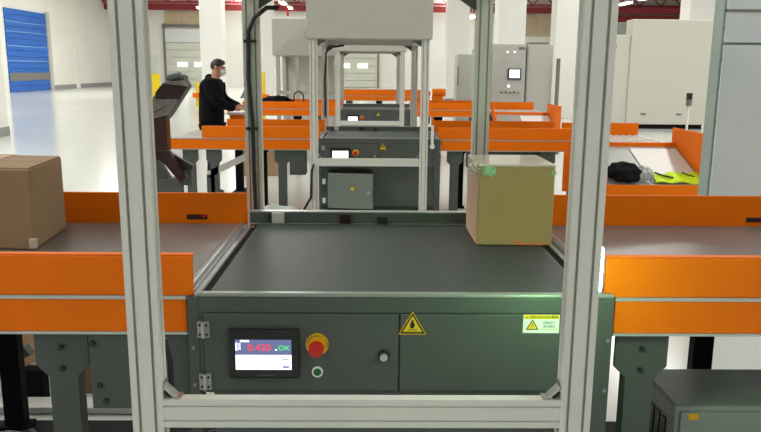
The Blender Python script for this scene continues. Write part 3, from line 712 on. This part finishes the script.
MB().box(-1.47, -1.39, Y0+.14, Y0+.2, .64, .78).build('drive_box', 'gray', o, bevel=.006)
MB().prism([(-1.76, .7), (-1.76, .92), (-1.68, .92), (-1.56, .7)], 'y', Y0+.12, Y0+.2).build('pedestal_top', 'graylow', o)
o = thing('slanted_chute_arm', (-1.2, 6.7, 0), 'grey slanted beam passing behind the left middle conveyor legs', 'beam')
MB().prism([(-1.62, .53), (-1.60, .47), (-1.20, .66), (-1.22, .72)], 'y', 7.3, 7.36).build('beam', 'house', o)
B('stand', 'gray', o, -1.62, -1.54, 7.3, 7.36, 0, .5)
# yellow panels far left
o = thing('yellow_sign', (-8.55, 30, 0), 'yellow sign board between the left front post and the tilted hopper', 'sign')
B('board', 'yellow', o, -8.75, -8.35, 30, 30.03, .3, 1.25); B('upper_board', 'cab', o, -8.8, -8.4, 30.03, 30.06, 1.25, 1.95); B('post', 'seam', o, -8.8, -8.75, 30, 30.05, 0, 1.95)
def bollard(x, y, h, label):
    o = thing('yellow_bollard', (x, y, 0), label, 'bollard')
    MB().cyl((x, y, 0), (x, y, h), .07, 12).build('tube', 'yellow', o, smooth=True); B('collar', 'orange', o, x-.16, x+.16, y-.16, y+.16, h*.35, h*.55)
bollard(-3.15, 22, 1.4, 'yellow safety post just right of the left rear gantry post')
bollard(-6.9, 30, .95, 'yellow safety post left of the pale dock door behind the hopper')
o = thing('parked_cart', (-5.5, 30, 0), 'small orange cart on the floor left of the person in black', 'cart')
B('deck', 'orange', o, -6.4, -5.7, 29.6, 30.2, .12, .34, bevel=.01); 
for x in (-6.3, -5.8): MB().cyl((x, 29.65, .06), (x, 29.72, .06), .06, 12).build('wheel', 'black', o)
# clutter beyond the far row
o = thing('orange_motor', (1.55, 17.6, 0), 'rounded orange drive unit beyond the far right conveyor', 'motor')
MB().cyl((1.42, 17.4, 1.0), (1.72, 17.4, 1.0), .09, 16).build('drum', 'orange', o, smooth=True); B('base', 'orange', o, 1.42, 1.66, 17.3, 17.6, 0, .93)
for k, (x, l) in enumerate(((-1.62, 'left one of the grey bins on the floor below the hanging grey housing'), (-1.1, 'right one of the grey bins on the floor below the hanging grey housing'))):
    o = thing('grey_bin', (x, 17.6, 0), l, 'bin'); B('tub', 'cab', o, x-.2, x+.2, 17.4, 17.9, 0, 1.0, bevel=.02); B('rim', 'seam', o, x-.22, x+.22, 17.38, 17.92, 1.0, 1.06)
o = B('wall_switch', 'seam', None, 3.5, 3.75, 34.93, 35.0-.001, .9, 1.0) if False else None

# things on the far left conveyor / workstation
lump('dark_coat', (-1.60, 12.75, .912), (.27, .18, .11), 'cloth', 'dark coat heaped on the far left conveyor', 'coat', 12)
o = thing('grey_crate', (-2.0, 12.5, .911), 'small grey crate at the end of the far left conveyor', 'crate')
B('tub', 'cab', o, -2.08, -1.92, 12.4, 12.65, .911, 1.0, bevel=.01); B('rim', 'seam', o, -2.09, -1.91, 12.39, 12.66, 1.0, 1.012)
o = thing('red_hose', (-1.25, 12.7, .911), 'red-brown hose loop beside the dark coat on the far left conveyor', 'hose')
MB().tube([(-1.32, 12.7, .93)]+[(-1.22+.08*math.cos(a), 12.7, 1.06+.09*math.sin(a)) for a in [math.pi*1.1-j*.35 for j in range(10)]]+[(-1.13, 12.7, .93)], .012).build('hose', 'maroon', o, smooth=True)
# packing desk with monitor
o = thing('packing_desk', (-1.45, 9.6, 0), 'white-topped packing desk in front of the person in black', 'desk')
B('desk_top', 'board', o, -1.72, -1.38, 9.0, 9.6, .985, 1.01, bevel=.004); B('apron', 'orange', o, -1.70, -1.40, 9.02, 9.58, .90, .985)
B('leg', 'blackm', o, -1.69, -1.60, 9.25, 9.34, 0.02, .90); B('foot', 'blackm', o, -1.72, -1.45, 9.1, 9.5, 0, .02)
o = thing('desk_monitor', (-1.42, 9.3, 1.01), 'grey tilted monitor on the white packing desk', 'monitor')
mm = MB().box(-.01, .01, -.16, .16, -.13, .13); mm.rot(math.radians(28), 'Y', (0, 0, 0)); mm.v = [v+Vector((-1.52, 9.3, 1.29)) for v in mm.v]; mm.build('display_panel', 'house', o, bevel=.004)
MB().prism([(-1.46, 1.02), (-1.40, 1.02), (-1.40, 1.30), (-1.50, 1.33), (-1.51, 1.30), (-1.45, 1.27)], 'y', 9.27, 9.33).build('stand', 'black', o, bevel=.003)
B('base', 'black', o, -1.5, -1.34, 9.2, 9.4, 1.0105, 1.02)

# ------------------------------------------------------------------ the person
def skinned(name, pts, edges, rad, m, parent, sub=2, flat=None):
    me = bpy.data.meshes.new(name); off = org(parent)
    me.from_pydata([Vector(p)-off for p in pts], edges, []); o = bpy.data.objects.new(name, me); COL.objects.link(o); o.parent = parent
    md = o.modifiers.new('skin', 'SKIN'); md.use_smooth_shade = True
    for i, r in enumerate(rad):
        r = r if isinstance(r, tuple) else (r, r); me.skin_vertices[0].data[i].radius = r
        me.skin_vertices[0].data[i].use_root = (i == 0)
    s = o.modifiers.new('sub', 'SUBSURF'); s.levels = sub; s.render_levels = sub
    me.materials.append(M[m]); return o
px, py = -1.88, 8.9
o = thing('person', (px, py, 0), 'person in a black hooded jacket and white face mask working at the packing desk', 'person')
def off(pts): return [(px+a, py+b, c) for a, b, c in pts]
body = off([(0, 0, .90), (0, 0, 1.05), (.01, 0, 1.22), (.02, 0, 1.36), (.05, 0, 1.43), (.07, 0, 1.475), (.09, 0, 1.53), (.09, 0, 1.585),   # 0-7 pelvis..crown
            (.02, -.17, 1.34), (.10, -.22, 1.16), (.30, -.16, 1.075), (.37, -.14, 1.07),                                       # 8-11 near arm
            (.02, .17, 1.34), (.10, .20, 1.16), (.30, .13, 1.08), (.37, .11, 1.075),                                          # 12-15 far arm
            (0, -.09, .82), (.02, -.10, .46), (-.01, -.10, .09), (.10, -.11, .035),                                           # 16-19
            (0, .09, .82), (-.03, .10, .46), (-.06, .10, .09), (.05, .11, .035)])                                             # 20-23
be = [(0, 1), (1, 2), (2, 3), (3, 4), (4, 5), (5, 6), (6, 7), (3, 8), (8, 9), (9, 10), (10, 11), (3, 12), (12, 13), (13, 14), (14, 15), (0, 16), (16, 17), (17, 18), (18, 19), (0, 20), (20, 21), (21, 22), (22, 23)]
br = [.12, .11, .12, .10, .052, .068, .078, .06, .05, .042, .033, .032, .05, .042, .033, .032, .08, .055, .04, .035, .08, .055, .04, .035]
skinned('body', body, be, br, 'skin', o)
jk = off([(-.01, 0, .80), (-.01, 0, .95), (-.005, 0, 1.10), (.0, 0, 1.25), (.015, 0, 1.37), (.03, 0, 1.42), (.01, -.19, 1.345), (.09, -.235, 1.16), (.20, -.20, 1.11), (.31, -.16, 1.075), (.01, .19, 1.345), (.09, .22, 1.16), (.20, .175, 1.11), (.31, .14, 1.08)])
je = [(0, 1), (1, 2), (2, 3), (3, 4), (4, 5), (4, 6), (6, 7), (7, 8), (8, 9), (4, 10), (10, 11), (11, 12), (12, 13)]
skinned('jacket', jk, je, [(.165, .19), (.16, .19), (.16, .19), (.155, .19), (.13, .14), (.085, .09), .085, .07, .06, .048, .085, .07, .06, .048], 'cloth', o)
skinned('jacket_hood', off([(.0, -.09, 1.405), (-.03, 0, 1.42), (.0, .09, 1.405)]), [(0, 1), (1, 2)], [.05, .06, .05], 'cloth', o)
tr = off([(0, 0, .88), (0, -.09, .80), (.02, -.10, .46), (-.01, -.10, .11), (0, .09, .80), (-.03, .10, .46), (-.06, .10, .11)])
skinned('trousers', tr, [(0, 1), (1, 2), (2, 3), (0, 4), (4, 5), (5, 6)], [.13, .095, .075, .06, .095, .075, .06], 'blackm', o)
for a, b in ((.0, -.10), (-.05, .10)): skinned('shoe', off([(a-.02, b, .05), (a+.07, b, .045), (a+.15, b, .04)]), [(0, 1), (1, 2)], [.047, .045, .036], 'black', o)
# head details
def ell(name, c, r, mm, cut=None, rotz=0):
    bm = bmesh.new(); bmesh.ops.create_uvsphere(bm, u_segments=24, v_segments=16, radius=1)
    if cut: bmesh.ops.delete(bm, geom=[v for v in bm.verts if cut(v.co)], context='VERTS')
    o_ = org(o)
    for v in bm.verts: v.co = Vector((v.co.x*r[0], v.co.y*r[1], v.co.z*r[2]))+Vector((px+c[0], py+c[1], c[2]))-o_
    me = bpy.data.meshes.new(name); bm.to_mesh(me); bm.free(); me.materials.append(M[mm])
    for p in me.polygons: p.use_smooth = True
    q = bpy.data.objects.new(name, me); COL.objects.link(q); q.parent = o
    sd = q.modifiers.new('s', 'SOLIDIFY'); sd.thickness = .004; return q
ell('hair', (.085, 0, 1.555), (.088, .08, .088), 'hair', lambda v: (v.x > .5 and v.z < .1) or v.z < -.55 or (v.x > .15 and v.z < -.15))
ell('hair_fringe', (.125, 0, 1.595), (.045, .062, .034), 'hair')
ell('face_mask', (.105, 0, 1.488), (.075, .06, .05), 'maskm', lambda v: v.x < .1)
for s in (-1, 1):
    MB().cyl((px+.155, py+s*.028, 1.54), (px+.163, py+s*.028, 1.54), .009, 10).build('eye', 'black', o)
    ell('ear', (.075, s*.083, 1.535), (.018, .01, .028), 'skin')
MB().prism([(px+.15, 1.545), (px+.18, 1.515), (px+.15, 1.505)], 'y', py-.012, py+.012).build('nose', 'skin', o, bevel=.004)
# hands: palm and five separate fingers each
for s, bx_, by_, bz_ in ((-1, .37, -.14, 1.07), (1, .37, .11, 1.075)):
    skinned('palm', off([(bx_-.01, by_, bz_), (bx_+.03, by_, bz_-.005), (bx_+.07, by_, bz_-.012)]), [(0, 1), (1, 2)], [(.024, .02), (.034, .016), (.036, .015)], 'skin', o, 1)
    for i, (dy_, L_) in enumerate(((-.028, .058), (-.010, .07), (.009, .066), (.027, .05))):
        skinned('finger', off([(bx_+.06, by_+dy_, bz_-.01), (bx_+.07+L_*.4, by_+dy_*1.1, bz_-.014), (bx_+.07+L_*.75, by_+dy_*1.1, bz_-.028), (bx_+.07+L_*.95, by_+dy_*1.1, bz_-.042)]), [(0, 1), (1, 2), (2, 3)], [.009, .0085, .008, .007], 'skin', o, 1)
    skinned('thumb', off([(bx_+.01, by_-s*.02, bz_-.005), (bx_+.04, by_-s*.045, bz_-.012), (bx_+.065, by_-s*.05, bz_-.022)]), [(0, 1), (1, 2)], [.012, .01, .0085], 'skin', o, 1)

# plastic sheet on the floor in front of the middle row
lump('plastic_sheet', (-.85, 6.55, .0), (.34, .28, .22), 'sheet', 'crumpled grey plastic sheeting on the floor left of the middle gantry', 'sheeting', 21)
lump('plastic_sheet', (-1.3, 6.62, .0), (.1, .2, .10), 'sheet', 'low grey plastic sheeting on the floor between the middle left conveyor legs', 'sheeting', 22)
